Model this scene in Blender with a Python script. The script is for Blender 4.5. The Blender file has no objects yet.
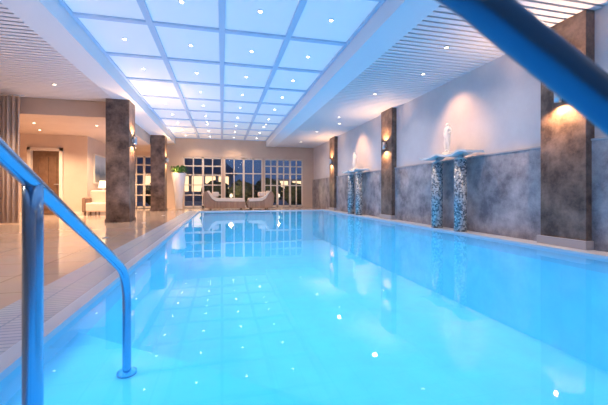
import bpy, bmesh, math, random
from mathutils import Vector
random.seed(4)
S=bpy.context.scene
try:
    S.view_settings.view_transform='Standard'
except Exception: pass

# ---------- materials ----------
def mat(name,col,rough=.5,metal=0,emis=None,es=0,noise=None,bump=0,spec=.5):
    m=bpy.data.materials.new(name); m.use_nodes=True
    nt=m.node_tree; b=nt.nodes['Principled BSDF']
    b.inputs['Base Color'].default_value=(*col,1); b.inputs['Roughness'].default_value=rough
    b.inputs['Metallic'].default_value=metal
    b.inputs['Specular IOR Level'].default_value=spec
    if emis: 
        b.inputs['Emission Color'].default_value=(*emis,1); b.inputs['Emission Strength'].default_value=es
    if noise:
        col2,scale,lo,hi=noise
        tc=nt.nodes.new('ShaderNodeTexCoord'); n=nt.nodes.new('ShaderNodeTexNoise')
        n.inputs['Scale'].default_value=scale; n.inputs['Detail'].default_value=8; n.inputs['Roughness'].default_value=.7
        r=nt.nodes.new('ShaderNodeValToRGB')
        r.color_ramp.elements[0].position=lo; r.color_ramp.elements[1].position=hi
        r.color_ramp.elements[0].color=(*col,1); r.color_ramp.elements[1].color=(*col2,1)
        nt.links.new(tc.outputs['Object'],n.inputs['Vector']); nt.links.new(n.outputs['Fac'],r.inputs['Fac'])
        nt.links.new(r.outputs['Color'],b.inputs['Base Color'])
        if bump:
            bp=nt.nodes.new('ShaderNodeBump'); bp.inputs['Strength'].default_value=bump; bp.inputs['Distance'].default_value=.02
            nt.links.new(n.outputs['Fac'],bp.inputs['Height']); nt.links.new(bp.outputs['Normal'],b.inputs['Normal'])
    return m
def tile_mat(name,c1,c2,grout,w,h,rough,mort=.006,offset=0.0,emis=0):
    m=bpy.data.materials.new(name); m.use_nodes=True; nt=m.node_tree; b=nt.nodes['Principled BSDF']
    tc=nt.nodes.new('ShaderNodeTexCoord'); br=nt.nodes.new('ShaderNodeTexBrick')
    br.offset=offset; br.inputs['Scale'].default_value=1
    br.inputs['Brick Width'].default_value=w; br.inputs['Row Height'].default_value=h
    br.inputs['Mortar Size'].default_value=mort
    br.inputs['Color1'].default_value=(*c1,1); br.inputs['Color2'].default_value=(*c2,1); br.inputs['Mortar'].default_value=(*grout,1)
    n=nt.nodes.new('ShaderNodeTexNoise'); n.inputs['Scale'].default_value=3; n.inputs['Detail'].default_value=6
    mx=nt.nodes.new('ShaderNodeMixRGB'); mx.blend_type='MULTIPLY'; mx.inputs[0].default_value=.2
    nt.links.new(tc.outputs['Object'],br.inputs['Vector']); nt.links.new(tc.outputs['Object'],n.inputs['Vector'])
    nt.links.new(br.outputs['Color'],mx.inputs[1]); nt.links.new(n.outputs['Color'],mx.inputs[2])
    nt.links.new(mx.outputs[0],b.inputs['Base Color']); b.inputs['Roughness'].default_value=rough
    return m
M={}
M['wall']=mat('plaster_wall',(.68,.63,.66),.8,noise=((.77,.73,.76),1.6,.3,.7))
M['warm']=mat('beige_wall',(.68,.54,.45),.8,noise=((.74,.60,.50),2,.3,.7))
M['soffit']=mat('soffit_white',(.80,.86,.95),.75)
M['panel']=mat('panel_added_glow',(.82,.87,.93),.7,emis=(.60,.78,1.0),es=.19)  # emission added as room fill; the panels are no lamps
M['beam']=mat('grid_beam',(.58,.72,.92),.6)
M['slat']=mat('slat_white',(.82,.83,.89),.55)
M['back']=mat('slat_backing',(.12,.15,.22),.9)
M['slate']=mat('column_slate',(.07,.046,.038),.42,noise=((.31,.215,.175),3.2,.37,.69),bump=.4)
M['concrete']=mat('wainscot_stone',(.17,.16,.19),.5,noise=((.55,.51,.54),2.2,.36,.66),bump=.3)
M['plinth']=mat('plinth_stone',(.50,.47,.49),.5)
M['deck']=tile_mat('travertine_tiles',(.60,.47,.39),(.66,.53,.45),(.34,.27,.23),.9,.6,.11)
M['coping']=tile_mat('coping_grate',(.62,.67,.75),(.66,.71,.79),(.40,.49,.62),.6,.045,.25,mort=.007)
M['copingw']=mat('coping_stone',(.60,.66,.76),.3)
M['pool']=tile_mat('pool_tiles',(.56,.88,.95),(.58,.885,.95),(.53,.86,.945),.3,.3,.4,mort=.005)
M['steel']=mat('rail_steel',(.30,.46,.64),.2,metal=.95)
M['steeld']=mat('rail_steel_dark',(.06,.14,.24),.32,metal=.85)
M['frame']=mat('white_frame',(.86,.78,.70),.4)
M['wood']=mat('dark_wood',(.14,.075,.045),.4,noise=((.24,.14,.09),6,.3,.7))
M['spot']=mat('lamp_white',(1,1,1),.5,emis=(1,.93,.82),es=24)
M['spotw']=mat('lamp_warm',(1,.9,.75),.5,emis=(1,.82,.58),es=8)
M['ring']=mat('lamp_ring',(.7,.72,.75),.3,metal=.6)
M['white']=mat('glossy_white',(.92,.92,.94),.25)
M['leaf']=mat('leaf_green',(.10,.26,.05),.5)
M['cushion']=mat('cushion_cream',(.76,.62,.52),.9)
M['wicker']=tile_mat('wicker',(.36,.22,.15),(.48,.31,.22),(.14,.08,.06),.05,.03,.6,mort=.006,offset=.5)
M['statue']=mat('statue_stone',(.93,.90,.86),.35,noise=((.98,.95,.91),9,.3,.7))
M['curtain']=mat('curtain_cloth',(.80,.66,.57),.9)
M['hedge']=mat('hedge_leaf',(.03,.05,.03),.9,noise=((.11,.12,.06),6,.3,.7))
M['house']=mat('house_wall',(.40,.36,.36),.9)
M['glow']=mat('house_window_glow',(1,.8,.5),.5,emis=(1,.62,.30),es=2.0)
M['terrace']=mat('terrace_stone',(.22,.24,.3),.8)
M['shade']=mat('lampshade',(.9,.8,.65),.8,emis=(1,.78,.5),es=1.8)
m=bpy.data.materials.new('mosaic'); m.use_nodes=True; nt=m.node_tree; b=nt.nodes['Principled BSDF']
tc=nt.nodes.new('ShaderNodeTexCoord'); v=nt.nodes.new('ShaderNodeTexVoronoi'); v.inputs['Scale'].default_value=34
r=nt.nodes.new('ShaderNodeValToRGB'); r.color_ramp.elements[0].position=.3; r.color_ramp.elements[0].color=(.12,.16,.20,1)
r.color_ramp.elements[1].position=.75; r.color_ramp.elements[1].color=(.55,.62,.68,1)
nt.links.new(tc.outputs['Object'],v.inputs['Vector']); nt.links.new(v.outputs['Color'],r.inputs['Fac']); nt.links.new(r.outputs['Color'],b.inputs['Base Color'])
b.inputs['Roughness'].default_value=.2; M['mosaic']=m
m=bpy.data.materials.new('painting'); m.use_nodes=True; nt=m.node_tree; b=nt.nodes['Principled BSDF']
tc=nt.nodes.new('ShaderNodeTexCoord'); sp=nt.nodes.new('ShaderNodeSeparateXYZ'); n=nt.nodes.new('ShaderNodeTexNoise'); n.inputs['Scale'].default_value=2.5
ad=nt.nodes.new('ShaderNodeMath'); ad.operation='MULTIPLY_ADD'; ad.inputs[1].default_value=.35
r=nt.nodes.new('ShaderNodeValToRGB'); cr=r.color_ramp; cr.elements[0].color=(.5,.45,.38,1); cr.elements[0].position=.2
cr.elements[1].color=(.6,.72,.85,1); cr.elements[1].position=.9; e=cr.elements.new(.5); e.color=(.08,.16,.28,1)
nt.links.new(tc.outputs['Generated'],sp.inputs[0]); nt.links.new(tc.outputs['Object'],n.inputs['Vector'])
nt.links.new(n.outputs['Fac'],ad.inputs[0]); nt.links.new(sp.outputs['Z'],ad.inputs[2]); nt.links.new(ad.outputs[0],r.inputs['Fac']); nt.links.new(r.outputs['Color'],b.inputs['Base Color'])
M['paint']=m
def thinglass(name,tint,f,rough,bump,scale):
    m=bpy.data.materials.new(name); m.use_nodes=True; nt=m.node_tree
    for n in list(nt.nodes): nt.nodes.remove(n)
    o=nt.nodes.new('ShaderNodeOutputMaterial'); mx=nt.nodes.new('ShaderNodeMixShader')
    t=nt.nodes.new('ShaderNodeBsdfTransparent'); t.inputs[0].default_value=(*tint,1)
    g=nt.nodes.new('ShaderNodeBsdfGlossy'); g.inputs['Roughness'].default_value=rough; g.inputs['Color'].default_value=(1,1,1,1)
    fr=nt.nodes.new('ShaderNodeFresnel'); fr.inputs['IOR'].default_value=1.33
    mu=nt.nodes.new('ShaderNodeMath'); mu.operation='MULTIPLY'; mu.inputs[1].default_value=f
    if bump:
        tc=nt.nodes.new('ShaderNodeTexCoord'); n=nt.nodes.new('ShaderNodeTexNoise'); n.inputs['Scale'].default_value=scale; n.inputs['Detail'].default_value=2
        bp=nt.nodes.new('ShaderNodeBump'); bp.inputs['Strength'].default_value=bump; bp.inputs['Distance'].default_value=.02
        nt.links.new(tc.outputs['Object'],n.inputs['Vector']); nt.links.new(n.outputs['Fac'],bp.inputs['Height'])
        nt.links.new(bp.outputs['Normal'],g.inputs['Normal'])
    nt.links.new(fr.outputs[0],mu.inputs[0]); nt.links.new(mu.outputs[0],mx.inputs[0])
    nt.links.new(t.outputs[0],mx.inputs[1]); nt.links.new(g.outputs[0],mx.inputs[2]); nt.links.new(mx.outputs[0],o.inputs[0])
    return m
M['water']=thinglass('pool_water',(.56,.90,1),.85,.02,.10,1.4)
M['glass']=thinglass('window_glass',(.9,.95,1),.9,.01,0,1)
M['shelf']=mat('shelf_glass',(.78,.84,.88),.08)

# ---------- geometry ----------
def obj(name,verts,faces,mat=None,parent=None,smooth=False,bevel=0):
    me=bpy.data.meshes.new(name); me.from_pydata(verts,[],faces); me.update()
    o=bpy.data.objects.new(name,me); S.collection.objects.link(o)
    if mat: me.materials.append(M[mat])
    if parent: o.parent=parent
    if smooth:
        for p in me.polygons: p.use_smooth=True
    if bevel:
        b=o.modifiers.new('b','BEVEL'); b.width=bevel; b.segments=3
    return o
def boxes(name,L,mat,parent=None,bevel=0):
    V=[];F=[]
    for x0,x1,y0,y1,z0,z1 in L:
        k=len(V)
        V+=[(x0,y0,z0),(x1,y0,z0),(x1,y1,z0),(x0,y1,z0),(x0,y0,z1),(x1,y0,z1),(x1,y1,z1),(x0,y1,z1)]
        F+=[tuple(k+i for i in f) for f in ((3,2,1,0),(4,5,6,7),(0,1,5,4),(1,2,6,5),(2,3,7,6),(3,0,4,7))]
    return obj(name,V,F,mat,parent,bevel=bevel)
def lathe(name,L,mat,parent=None,seg=28,smooth=True):
    V=[];F=[]
    for cx,cy,prof in L:
        k=len(V); n=len(prof)
        for r,z in prof:
            for i in range(seg):
                a=2*math.pi*i/seg; V.append((cx+r*math.cos(a),cy+r*math.sin(a),z))
        for j in range(n-1):
            for i in range(seg):
                F.append((k+j*seg+i,k+j*seg+(i+1)%seg,k+(j+1)*seg+(i+1)%seg,k+(j+1)*seg+i))
        F.append(tuple(k+i for i in reversed(range(seg)))); F.append(tuple(k+(n-1)*seg+i for i in range(seg)))
    return obj(name,V,F,mat,parent,smooth)
def empty(name,loc=(0,0,0)):
    e=bpy.data.objects.new(name,None); e.empty_display_size=.1; S.collection.objects.link(e); return e
def tube(name,pts,r,mat,parent=None,sub=10):
    P=[Vector(p) for p in pts]; path=[]
    Q=[P[0]*2-P[1]]+P+[P[-1]*2-P[-2]]
    for i in range(1,len(Q)-2):
        for s in range(sub):
            t=s/sub; a,b,c,d=Q[i-1],Q[i],Q[i+1],Q[i+2]
            path.append(.5*((2*b)+(c-a)*t+(2*a-5*b+4*c-d)*t*t+(-a+3*b-3*c+d)*t**3))
    path.append(P[-1]); seg=18; V=[];F=[]
    up=None
    for i,p in enumerate(path):
        d=(path[min(i+1,len(path)-1)]-path[max(i-1,0)]).normalized()
        if up is None: up=Vector((1,0,0)) if abs(d.x)<.8 else Vector((0,1,0))
        s=(up-d*up.dot(d)).normalized(); up=s; t=d.cross(s)
        for k in range(seg):
            a=2*math.pi*k/seg; V.append(tuple(p+s*(r*math.cos(a))+t*(r*math.sin(a))))
    for j in range(len(path)-1):
        for k in range(seg):
            F.append((j*seg+k,j*seg+(k+1)%seg,(j+1)*seg+(k+1)%seg,(j+1)*seg+k))
    F.append(tuple(reversed(range(seg)))); F.append(tuple((len(path)-1)*seg+k for k in range(seg)))
    return obj(name,V,F,mat,parent,True)
def fixn(o):
    bm=bmesh.new(); bm.from_mesh(o.data); bmesh.ops.recalc_face_normals(bm,faces=bm.faces); bm.to_mesh(o.data); bm.free(); return o
def prism(name,prof,y0,y1,mat,parent=None,bevel=0):
    n=len(prof); V=[(x,y0,z) for x,z in prof]+[(x,y1,z) for x,z in prof]
    F=[tuple(range(n)),tuple(reversed(range(n,2*n)))]+[(i,i+n,(i+1)%n+n,(i+1)%n) for i in range(n)]
    return fixn(obj(name,V,F,mat,parent,bevel=bevel))
def slab(name,poly,z0,z1,mat,parent=None):
    n=len(poly); V=[(x,y,z0) for x,y in poly]+[(x,y,z1) for x,y in poly]
    F=[tuple(range(n)),tuple(reversed(range(n,2*n)))]+[(i,i+n,(i+1)%n+n,(i+1)%n) for i in range(n)]
    return fixn(obj(name,V,F,mat,parent))
def light(name,kind,loc,e,col,size=.1,rot=(0,0,0),sy=None,spot=None,blend=.6,parent=None):
    l=bpy.data.lights.new(name,kind); l.energy=e; l.color=col
    if kind=='AREA':
        l.size=size
        if sy: l.shape='RECTANGLE'; l.size_y=sy
        else: l.shape='DISK'
    else: l.shadow_soft_size=size
    if spot: l.spot_size=spot; l.spot_blend=blend
    o=bpy.data.objects.new(name,l); o.location=loc; o.rotation_euler=rot; S.collection.objects.link(o)
    if parent: o.parent=parent
    return o

YB,YF=-3.0,17.7
WX=4.79; CZ=3.16; RZ=3.5; PX0,PX1,PY0,PY1=-.89,4.40,-1.2,14.57
boxes('floor',[(-7.5,-1.38,YB,YF,-.2,0),(-1.38,WX,PY1+.3,YF,-.2,0),(-1.38,WX,YB,PY0-.4,-.2,0)],'deck')
boxes('floor_ledge_right',[(PX1,WX,PY0-.4,PY1+.3,-.2,.004)],'copingw')
pool=empty('swimming_pool')
boxes('coping',[(-1.38,PX0-.1,PY0-.4,PY1+.3,-.2,.003),(PX0,PX1,PY0-.4,PY0,-.2,.003)],'coping',pool)
boxes('coping_edge',[(PX0-.1,PX0,PY0-.4,PY1+.3,-.2,.006),(PX0,PX1,PY1,PY1+.3,-.2,.004)],'copingw',pool)
boxes('basin',[(PX0-.1,PX1+.1,PY0-.1,PY1+.1,-1.5,-1.35),(PX0-.1,PX0,PY0,PY1,-1.35,-.2),(PX1,PX1+.1,PY0,PY1,-1.35,-.2),(PX0,PX1,PY0-.1,PY0,-1.35,-.2),(PX0,PX1,PY1,PY1+.1,-1.35,-.2)],'pool',pool)
pts=[(PX0,2.45),(-.485,2.12),(.0,1.75),(.32,1.4),(.62,.8),(.75,0),(.75,PY0),(PX0,PY0)]
for k in range(4):
    P=[]
    for i,(x,y) in enumerate(pts):
        dx=.3*k if i>0 and i<7 else 0; dy=.3*k if i<4 else (.12*k if i<6 else 0)
        P.append((x+dx*(.75 if i<3 else 1),y+dy))
    slab('step_%d'%(k+1),P,-1.35,-.14-.26*k,'pool',pool)
obj('water',[(PX0,PY0,-.03),(PX1,PY0,-.03),(PX1,PY1,-.03),(PX0,PY1,-.03)],[(0,1,2,3)],'water',pool)
# walls
boxes('wall_right',[(WX,WX+.2,YB,YF,-.2,3.6)],'wall')
boxes('wall_back',[(-7.5,WX,YB-.2,YB,-.2,3.6)],'wall')
boxes('wall_left',[(-7.7,-7.5,YB,YF,-.2,3.6)],'warm')
boxes('wall_lounge',[(-7.5,-6.4,13.4,13.6,0,2.75),(-6.4,-5.35,13.4,13.6,2.3,2.75),(-5.35,-4.6,13.4,13.6,0,2.75),(-4.8,-4.6,13.6,YF,0,2.75)],'warm')
segs=[(-4.35,-2.95),(-1.85,.0),(.12,2.05),(2.15,4.2)]
L=[(-7.5,WX,YF,YF+.2,2.55,3.6)]
xs=-7.5
for a,b in segs:
    L.append((xs,a,YF,YF+.2,0,2.55)); xs=b
L.append((xs,WX,YF,YF+.2,0,2.55))
boxes('wall_far',L,'warm')
cols=[(-1.7,-1.05),(3.47,4.12),(8.72,9.37),(13.75,14.4)]
Lw=[];Ll=[]
for a,b in [(-1.05,3.47),(4.12,8.72),(9.37,13.75),(14.4,YF)]:
    Lw.append((WX-.05,WX,a,b,.005,1.44)); Ll.append((WX-.065,WX,a,b,1.44,1.465))
boxes('wall_wainscot',Lw,'concrete'); boxes('trim_ledge',Ll,'plinth')
for i,(a,b) in enumerate(cols):
    e=empty('stone_pillar')
    boxes('shaft',[(4.64,WX,a,b,.12,CZ)],'slate',e)
    boxes('plinth',[(4.60,WX,a-.03,b+.03,.005,.12)],'plinth',e)
for y0 in (9.6,15.2):
    e=empty('stone_pillar')
    boxes('shaft',[(-2.88,-2.33,y0,y0+.6,.0,CZ)],'slate',e)
    boxes('plinth',[(-2.9,-2.31,y0-.02,y0+.62,.0,.08)],'slate',e)
# ceiling
GX=2.23
boxes('ceiling',[(-7.5,WX,YB,YF,RZ,RZ+.1)],'soffit')
boxes('ceiling_soffit',[(-2.72,-GX,YB,YF,CZ,CZ+.12),(GX,2.72,YB,YF,CZ,CZ+.12),(-GX-.04,-GX,YB,YF,CZ+.12,RZ),(GX,GX+.04,YB,YF,CZ+.12,RZ),(-2.9,-2.72,10.1,YF,CZ,CZ+.12)],'soffit')
rows=[5.85+1.48*k for k in range(-5,9)]
P=[];B=[]; cw=2*GX/4
rr=rows+[]
for k in range(len(rr)-1):
    for c in range(4):
        P.append((-GX+c*cw+.05,-GX+(c+1)*cw-.05,rr[k]+.05,rr[k+1]-.05,RZ-.02,RZ-.001))
boxes('ceiling_panels',P,'panel')
for c in range(5):
    x=-GX+c*cw; B.append((max(x-.05,-GX),min(x+.05,GX),YB,YF,RZ-.055,RZ-.001))
for y in rr: B.append((-GX,GX,y-.05,min(y+.05,YF),RZ-.052,RZ-.001))
boxes('trim_ceiling_grid',B,'beam')
D=[];R=[]
for k in range(len(rr)-1):
    for c in range(4):
        cx=-GX+(c+.5)*cw; cy=(rr[k]+rr[k+1])/2
        D.append((cx,cy,[(.027,RZ-.034),(.027,RZ-.022)])); R.append((cx,cy,[(.045,RZ-.03),(.045,RZ-.0205)]))
lathe('recessed_spotlights',D,'spot',seg=12); lathe('trim_spotlight_rings',R,'white',seg=14)
SL=[];y=YB
while y<YF-.1:
    SL.append((2.72,WX,y,y+.085,CZ,CZ+.03))
    y+=.125
boxes('ceiling_slats_right',SL,'slat')
SL=[];y=YB
while y<9.95:
    SL.append((-7.5,-2.72,y,y+.085,CZ,CZ+.03)); y+=.125
boxes('ceiling_slats_left',SL,'slat')
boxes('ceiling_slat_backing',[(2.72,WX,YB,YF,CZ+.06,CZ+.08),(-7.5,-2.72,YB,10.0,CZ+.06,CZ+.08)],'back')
boxes('ceiling_lounge',[(-7.5,-2.9,10.0,YF,2.75,3.3)],'warm')
def downlight(x,y,z,e,warm=True,spot=None,rot=(0,0,0),col=None):
    p=empty('ceiling_downlight')
    lathe('ring',[(x,y,[(.05,z-.012),(.05,z)])],'ring',p,16)
    lathe('lens',[(x,y,[(.030,z-.016),(.030,z-.012)])],'spotw' if warm else 'spot',p,16)
    light('beam','SPOT',(x,y,z-.03),e,col or ((1,.66,.40) if warm else (1,.9,.8)),.05,rot=rot,spot=spot or math.radians(130),blend=.8,parent=p)
for x,y in [(-3.6,11.2),(-5.2,11.2),(-3.7,13.0),(-5.6,12.4),(-3.7,16.3)]: downlight(x,y,2.75,340)
for x,y in [(-3.6,8.6),(-5.0,7.8),(-3.5,5.2),(-4.9,4.4),(-3.5,2)]: downlight(x,y,CZ,200)
for y in (2.2,4.9,7.6,10.2,12.8,15.6): downlight(3.6,y,CZ,70,spot=math.radians(150),col=(1,.76,.60))
for y in (6.11,11.16): downlight(3.95,y,CZ,125,spot=math.radians(84),rot=(0,math.radians(-33),0),col=(1,.54,.26))
for x in (-1.2,.6,2.4): downlight(x,16.9,RZ,140,spot=math.radians(130))
for x in (-.55,1.67): downlight(x,13.25,RZ-.056,260,spot=math.radians(60),rot=(math.radians(32),0,0))  # added pair over the water, tilted to warm the lounger fronts
def added_uplight(x,y,e,col,tilt):  # made-up floor fixtures, added to wash the left soffit in blue light
    p=empty('added_soffit_uplight')
    lathe('rim',[(x,y,[(.05,.002),(.05,.008)])],'ring',p,18); lathe('lens',[(x,y,[(.036,.008),(.036,.010)])],'ring',p,16)
    light('beam','SPOT',(x,y,.03),e,col,.04,rot=(math.pi,math.radians(tilt),0),spot=math.radians(140),blend=1,parent=p)
for y in (.5,3.4,6.3,9.2,12.1,14.2): added_uplight(-1.9,y,74,(.34,.60,1),0)
def sconce(x,y,z,d):
    p=empty('wall_sconce')
    lathe('body',[(x+d*.07,y,[(.035,z-.1),(.045,z-.1),(.045,z+.1),(.035,z+.1)])],'ring',p,18)
    boxes('bracket',[(min(x,x+d*.04),max(x,x+d*.04),y-.025,y+.025,z-.04,z+.04)],'ring',p)
    light('up','SPOT',(x+d*.10,y,z+.115),80,(1,.54,.24),.02,rot=(math.pi,0,0),spot=math.radians(150),parent=p)
    light('down','SPOT',(x+d*.10,y,z-.115),80,(1,.54,.24),.02,spot=math.radians(150),parent=p)
for a,b in cols: sconce(4.64,(a+b)/2,2.12,-1)
sconce(-2.33,9.9,2.15,1); sconce(-2.33,15.5,2.15,1)
def window(n,a,b,nx,zs):
    e=empty('window_%d'%n); y=YF+.03; z0,z1=.02,2.55
    L=[(a,b,y,y+.07,z0,z0+.09),(a,b,y,y+.07,z1-.08,z1)]
    for i in range(nx+1):
        x=a+(b-a)*i/nx; w=.05 if i%2==0 else .028
        L.append((max(a,x-w),min(b,x+w),y,y+.07,z0,z1))
    for z in zs: L.append((a,b,y+.005,y+.065,z-.028,z+.028))
    boxes('frame',L,'frame',e)
    boxes('pane',[(a,b,y+.03,y+.036,z0,z1)],'glass',e)
window(1,*segs[0],4,(.65,1.15,1.65,2.1)); window(2,*segs[1],4,(.65,1.15,1.65,2.1)); window(3,*segs[2],4,(1.75,)); window(4,*segs[3],6,(1.15,1.75,2.15))
boxes('terrace_ground',[(-16,16,YF+.2,40,-.3,-.02)],'terrace')
def bush(x,y,r,h):
    bm=bmesh.new(); bmesh.ops.create_icosphere(bm,subdivisions=4,radius=1)
    for v in bm.verts:
        d=v.co.normalized(); k=1+.12*math.sin(9*d.x+x*3)*math.cos(8*d.y+y)+.08*math.sin(17*d.z+5*d.x)+random.uniform(-.05,.05)
        v.co=Vector((x+d.x*r*k,y+d.y*r*k,h/2+d.z*h/2*k))
        v.co.z=max(v.co.z,-.02)
    me=bpy.data.meshes.new('garden_bush'); bm.to_mesh(me); bm.free(); me.materials.append(M['hedge'])
    o=bpy.data.objects.new('garden_bush',me); S.collection.objects.link(o)
for x,y,r,h in [(-3.6,21,.8,1.4),(-.4,22,.9,1.5),(1.2,21.2,.8,1.5),(2.9,22,.9,1.7),(4.6,21.5,.8,1.4),(6.4,22.5,1,1.7)]: bush(x,y,r,h)
e=empty('neighbour_house')
boxes('walls',[(-12,1,33,37,-.02,2.6),(4,14,35,38,-.02,2.2)],'house',e)
prism('roof',[(-12.5,2.6),(1.5,2.6),(0,3.9),(-11,3.9)],32.7,37.3,'terrace',e)
boxes('lit_windows',[(x,x+.9,32.96,32.99,.9,2.3) for x in (-8.5,-6.8,-5.2,-3.9,-2.7,-1.5,-.3)]+[(x,x+.9,34.96,34.99,.9,2.0) for x in(4.4,5.8,7.2,8.6)],'glow',e)
for x in (.5,3.2,-2.5):
    e=empty('garden_lantern'); lathe('post',[(x,19.6,[(.03,-.02),(.03,.5)])],'ring',e,12); lathe('globe',[(x,19.6,[(.04,.5),(.08,.55),(.08,.65),(.04,.70)])],'shade',e,16)
    light('bulb','POINT',(x,19.8,1.0),50,(1,.6,.28),.1,parent=e)
# lounge door
e=empty('door_1')
boxes('frame',[(-6.4,-6.3,13.34,13.62,0,2.3),(-5.45,-5.35,13.34,13.62,0,2.3),(-6.4,-5.35,13.34,13.62,2.2,2.3)],'frame',e)
boxes('leaf',[(-6.3,-5.45,13.5,13.55,.01,2.2)],'wood',e)
boxes('leaf_moulding',[(-6.18,-6.12,13.47,13.5,.2,2.05),(-5.63,-5.57,13.47,13.5,.2,2.05),(-6.12,-5.63,13.47,13.5,1.99,2.05),(-6.12,-5.63,13.47,13.5,.2,.26),(-5.92,-5.83,13.47,13.5,.26,1.99)],'wood',e)
tube('handle',[(-5.52,13.5,1.05),(-5.52,13.44,1.05),(-5.64,13.44,1.05)],.012,'ring',e,4)
boxes('baseboard_lounge',[(-7.5,-6.4,13.38,13.4,0,.1),(-5.35,-4.58,13.38,13.4,0,.1)],'frame')
e=empty('wall_painting')
boxes('canvas',[(-4.6,-4.57,14.0,16.4,1.15,2.15)],'paint',e)
boxes('frame',[(-4.6,-4.55,13.96,16.44,1.1,1.15),(-4.6,-4.55,13.96,16.44,2.15,2.2),(-4.6,-4.55,13.96,14.0,1.15,2.15),(-4.6,-4.55,16.4,16.44,1.15,2.15)],'frame',e)
V=[];F=[];n=110
for i in range(n+1):
    x=-6.3+1.55*i/n; yy=9.6+.07*math.sin(i*.85)+.02*math.sin(i*.31)
    V+=[(x,yy,.02),(x,yy,3.09)]
for i in range(n): F.append((2*i,2*i+2,2*i+3,2*i+1))
e=empty('curtain'); c=obj('cloth',V,F,'curtain',e,True); s=c.modifiers.new('s','SOLIDIFY'); s.thickness=.01
tube('rod',[(-6.4,9.6,3.11),(-4.65,9.6,3.11)],.015,'ring',e,2)
e=empty('armchair')
boxes('seat',[(-4.45,-3.75,12.7,13.3,.12,.42)],'cushion',e,.05)
boxes('back',[(-4.45,-3.75,13.2,13.38,.3,.85)],'cushion',e,.06)
boxes('arm_1',[(-4.53,-4.4,12.68,13.35,.1,.6)],'wicker',e,.05); boxes('arm_2',[(-3.8,-3.67,12.68,13.35,.1,.6)],'wicker',e,.05)
boxes('legs',[(x,x+.05,y,y+.05,0,.13) for x in(-4.48,-3.77) for y in(12.74,13.25)],'wood',e)
e=empty('side_table'); boxes('top',[(-4.5,-4.05,13.75,14.2,.58,.62)],'wood',e); boxes('legs',[(x,x+.04,y,y+.04,0,.58) for x in(-4.48,-4.11) for y in(13.77,14.14)],'wood',e)
e=empty('table_lamp'); lathe('base',[(-4.27,13.97,[(.08,.62),(.08,.64),(.02,.66),(.05,.78),(.015,.9),(.015,.95)])],'white',e)
lathe('shade',[(-4.27,13.97,[(.17,.93),(.12,1.2)])],'shade',e)
e=empty('tall_planter_with_plant')
px,py=-1.88,16.15
lathe('pot',[(px,py,[(.13,0),(.15,.02),(.17,.5),(.22,1.0),(.32,1.62),(.33,1.64),(.30,1.64),(.28,1.58)])],'white',e,36)
V=[];F=[]
for i in range(110):
    a=random.uniform(0,6.28); L0=random.uniform(.3,.5); up=random.uniform(.6,1.6); w=.03
    d=Vector((math.cos(a),math.sin(a),0)); s=Vector((-d.y,d.x,0)); o=Vector((px,py,1.58))+d*.08*random.random()
    k=len(V); pts=[o,o+d*L0*.35+Vector((0,0,L0*up*.55)),o+d*L0*.65+Vector((0,0,L0*up*.6)),o+d*L0*.85+Vector((0,0,L0*up*.3))]
    for j,p in enumerate(pts):
        ww=w*(.7,1,.8,.1)[j]; V+=[tuple(p-s*ww),tuple(p+s*ww)]
    for j in range(3): F.append((k+2*j,k+2*j+1,k+2*j+3,k+2*j+2))
obj('leaves',V,F,'leaf',e)
def lounger(x0,L,flip):
    e=empty('wicker_lounger')
    def fx(u): return x0+(L-u if flip else u)
    prof=[(0,.55),(.03,.74),(.10,.82),(.18,.82),(.26,.70),(.38,.50),(.55,.40),(L-.1,.38),(L-.02,.36),(L,.28),(L-.03,.10),(L-.2,.08),(.25,.08),(.08,.12),(.01,.32)]
    prism('wicker_body',[(fx(u),z) for u,z in prof],15.1,15.95,'wicker',e,.025)
    cp=[(.17,.83),(.24,.86),(.36,.68),(.52,.57),(.66,.53),(L-.12,.52),(L-.06,.47),(L-.09,.375),(.55,.395),(.38,.495),(.26,.695)]
    prism('cushion',[(fx(u),z) for u,z in cp],15.08,15.93,'cushion',e,.02)
    boxes('pillow',[(min(fx(.36),fx(.68)),max(fx(.36),fx(.68)),15.2,15.75,.58,.80)],'cushion',e,.07)
    boxes('feet',[(fx(u)-.03,fx(u)+.03,y,y+.06,0,.1) for u in(.3,L-.2) for y in(15.15,15.84)],'wood',e)
lounger(-.8,1.82,False); lounger(1.07,1.2,True)
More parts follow.
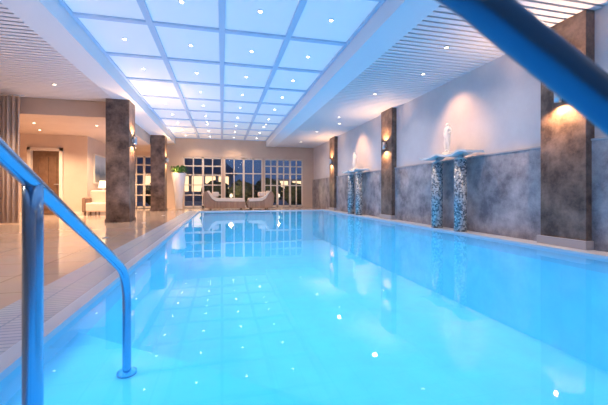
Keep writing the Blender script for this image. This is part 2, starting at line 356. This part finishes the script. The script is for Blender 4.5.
def statue(cx,cy,z,h,arm):
    me=bpy.data.meshes.new('figure')
    J={'pel':(0,0,.52,.075),'wa':(0,0,.62,.058),'ch':(0,0,.74,.078),'nk':(0,0,.84,.03),'hd':(0,-.008,.91,.048),'tp':(0,0,.965,.036),
     'ls':(-.10,0,.80,.036),'le':(-.15,.03,.67,.026),'lh':(-.10,-.07,.60,.018),'rs':(.10,0,.80,.036),
     're':(.17,.0,.68 if not arm else .93,.026),'rh':(.13,-.03,.53 if not arm else 1.06,.018),
     'lp':(-.045,0,.48,.055),'lk':(-.055,-.02,.27,.038),'la':(-.05,.0,.05,.024),'lf':(-.05,-.07,.02,.02),
     'rp':(.045,0,.48,.055),'rk':(.06,-.05,.28,.038),'ra':(.05,-.02,.05,.024),'rf':(.06,-.09,.02,.02)}
    E=[('pel','wa'),('wa','ch'),('ch','nk'),('nk','hd'),('hd','tp'),('ch','ls'),('ls','le'),('le','lh'),('ch','rs'),('rs','re'),('re','rh'),('pel','lp'),('lp','lk'),('lk','la'),('la','lf'),('pel','rp'),('rp','rk'),('rk','ra'),('ra','rf')]
    K=list(J)
    me.from_pydata([(cx+J[k][1]*h,cy+J[k][0]*h,z+J[k][2]*h) for k in K],[(K.index(a),K.index(b)) for a,b in E],[])
    o=bpy.data.objects.new('figure',me); S.collection.objects.link(o); me.materials.append(M['statue'])
    sk=o.modifiers.new('skin','SKIN'); sk.use_smooth_shade=True
    for i,k in enumerate(K):
        s=me.skin_vertices[0].data[i]; s.radius=(J[k][3]*h*1.5,J[k][3]*h*1.5); s.use_root=(k=='pel')
    o.modifiers.new('sub','SUBSURF').levels=2; o.modifiers['sub'].render_levels=2
    return o
SX=4.525
for yc,arm in ((6.11,False),(11.16,False)):
    e=empty('mosaic_sculpture_stand')
    lathe('mosaic_post_1',[(SX,yc-.37,[(.115,.005),(.115,1.40)])],'mosaic',e,32); lathe('mosaic_post_2',[(SX,yc+.37,[(.115,.005),(.115,1.40)])],'mosaic',e,32)
    lathe('cap_1',[(SX,yc-.37,[(.12,1.40),(.09,1.43),(.03,1.45),(.03,1.50)])],'ring',e); lathe('cap_2',[(SX,yc+.37,[(.12,1.40),(.09,1.43),(.03,1.45),(.03,1.50)])],'ring',e)
    V=[];F=[];n=32
    for i in range(n+1):
        y=yc-.78+1.56*i/n; zz=1.50+.03*math.sin(i*.4); w=.19+.025*math.sin(i*.5)
        V+=[(SX-w,y,zz),(SX+w,y,zz),(SX+w,y,zz+.04),(SX-w,y,zz+.04)]
    for i in range(n):
        for k in range(4): F.append((4*i+k,4*i+(k+1)%4,4*i+4+(k+1)%4,4*i+4+k))
    F+=[(0,1,2,3),(4*n+3,4*n+2,4*n+1,4*n)]
    fixn(obj('glass_shelf',V,F,'shelf',e))
    boxes('statue_base',[(SX-.08,SX+.08,yc-.09,yc+.09,1.53,1.59)],'statue',e,.01)
    f=statue(SX-.01,yc,1.585,.62,arm); f.parent=e
# handrails
e=empty('pool_handrail')
RX=-.455; zs=-.139
tube('rail',[(RX,.35,1.06),(RX,.6,.955),(RX,.975,.775),(RX,1.35,.593),(RX,1.66,.44),(RX,1.77,.37),(RX,1.82,.28),(RX,1.83,.15),(RX,1.83,.0),(RX,1.83,zs)],.0195,'steel',e,10)
lathe('foot',[(RX,1.83,[(.045,zs),(.045,zs+.012),(.022,zs+.02)])],'steel',e)
tube('post',[(RX,.975,.77),(RX,.975,.2),(RX,.975,zs)],.0215,'steel',e,6)
tube('end_post',[(RX,.35,1.06),(RX,.27,1.05),(RX,.24,.95),(RX,.24,.3),(RX,.24,zs)],.0195,'steel',e,8)
c,s=math.cos(math.radians(-13.56)),math.sin(math.radians(-13.56))
def cw_(xc,zc,z): return (xc*c-zc*s,xc*s+zc*c,z)
e=empty('pool_handrail')
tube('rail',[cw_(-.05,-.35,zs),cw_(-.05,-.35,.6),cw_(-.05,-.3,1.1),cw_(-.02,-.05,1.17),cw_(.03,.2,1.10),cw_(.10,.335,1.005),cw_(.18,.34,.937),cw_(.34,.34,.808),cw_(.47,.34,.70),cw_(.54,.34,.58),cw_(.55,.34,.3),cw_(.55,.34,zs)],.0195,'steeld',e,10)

light('added_pool_glow_light','AREA',((PX0+PX1)/2,(PY0+PY1)/2,-.08),268,(.08,.51,1.0),PX1-PX0-.1,sy=PY1-PY0-.1)  # added unseen sheet lamp facing down, makes the whole pool floor glow
w=bpy.data.worlds.new('dusk'); S.world=w; w.use_nodes=True
bg=w.node_tree.nodes['Background']; bg.inputs[0].default_value=(.14,.22,.46,1); bg.inputs[1].default_value=.5
cd=bpy.data.cameras.new('camera'); cam=bpy.data.objects.new('camera',cd); S.collection.objects.link(cam)
cd.sensor_width=36; cd.lens=340*36/608; cd.shift_y=-9.5/608; cd.clip_start=.02
cam.location=(0,0,.75); cam.rotation_euler=(math.radians(90),0,math.radians(-13.56))
cd.dof.use_dof=True; cd.dof.focus_distance=7; cd.dof.aperture_fstop=5
S.camera=cam
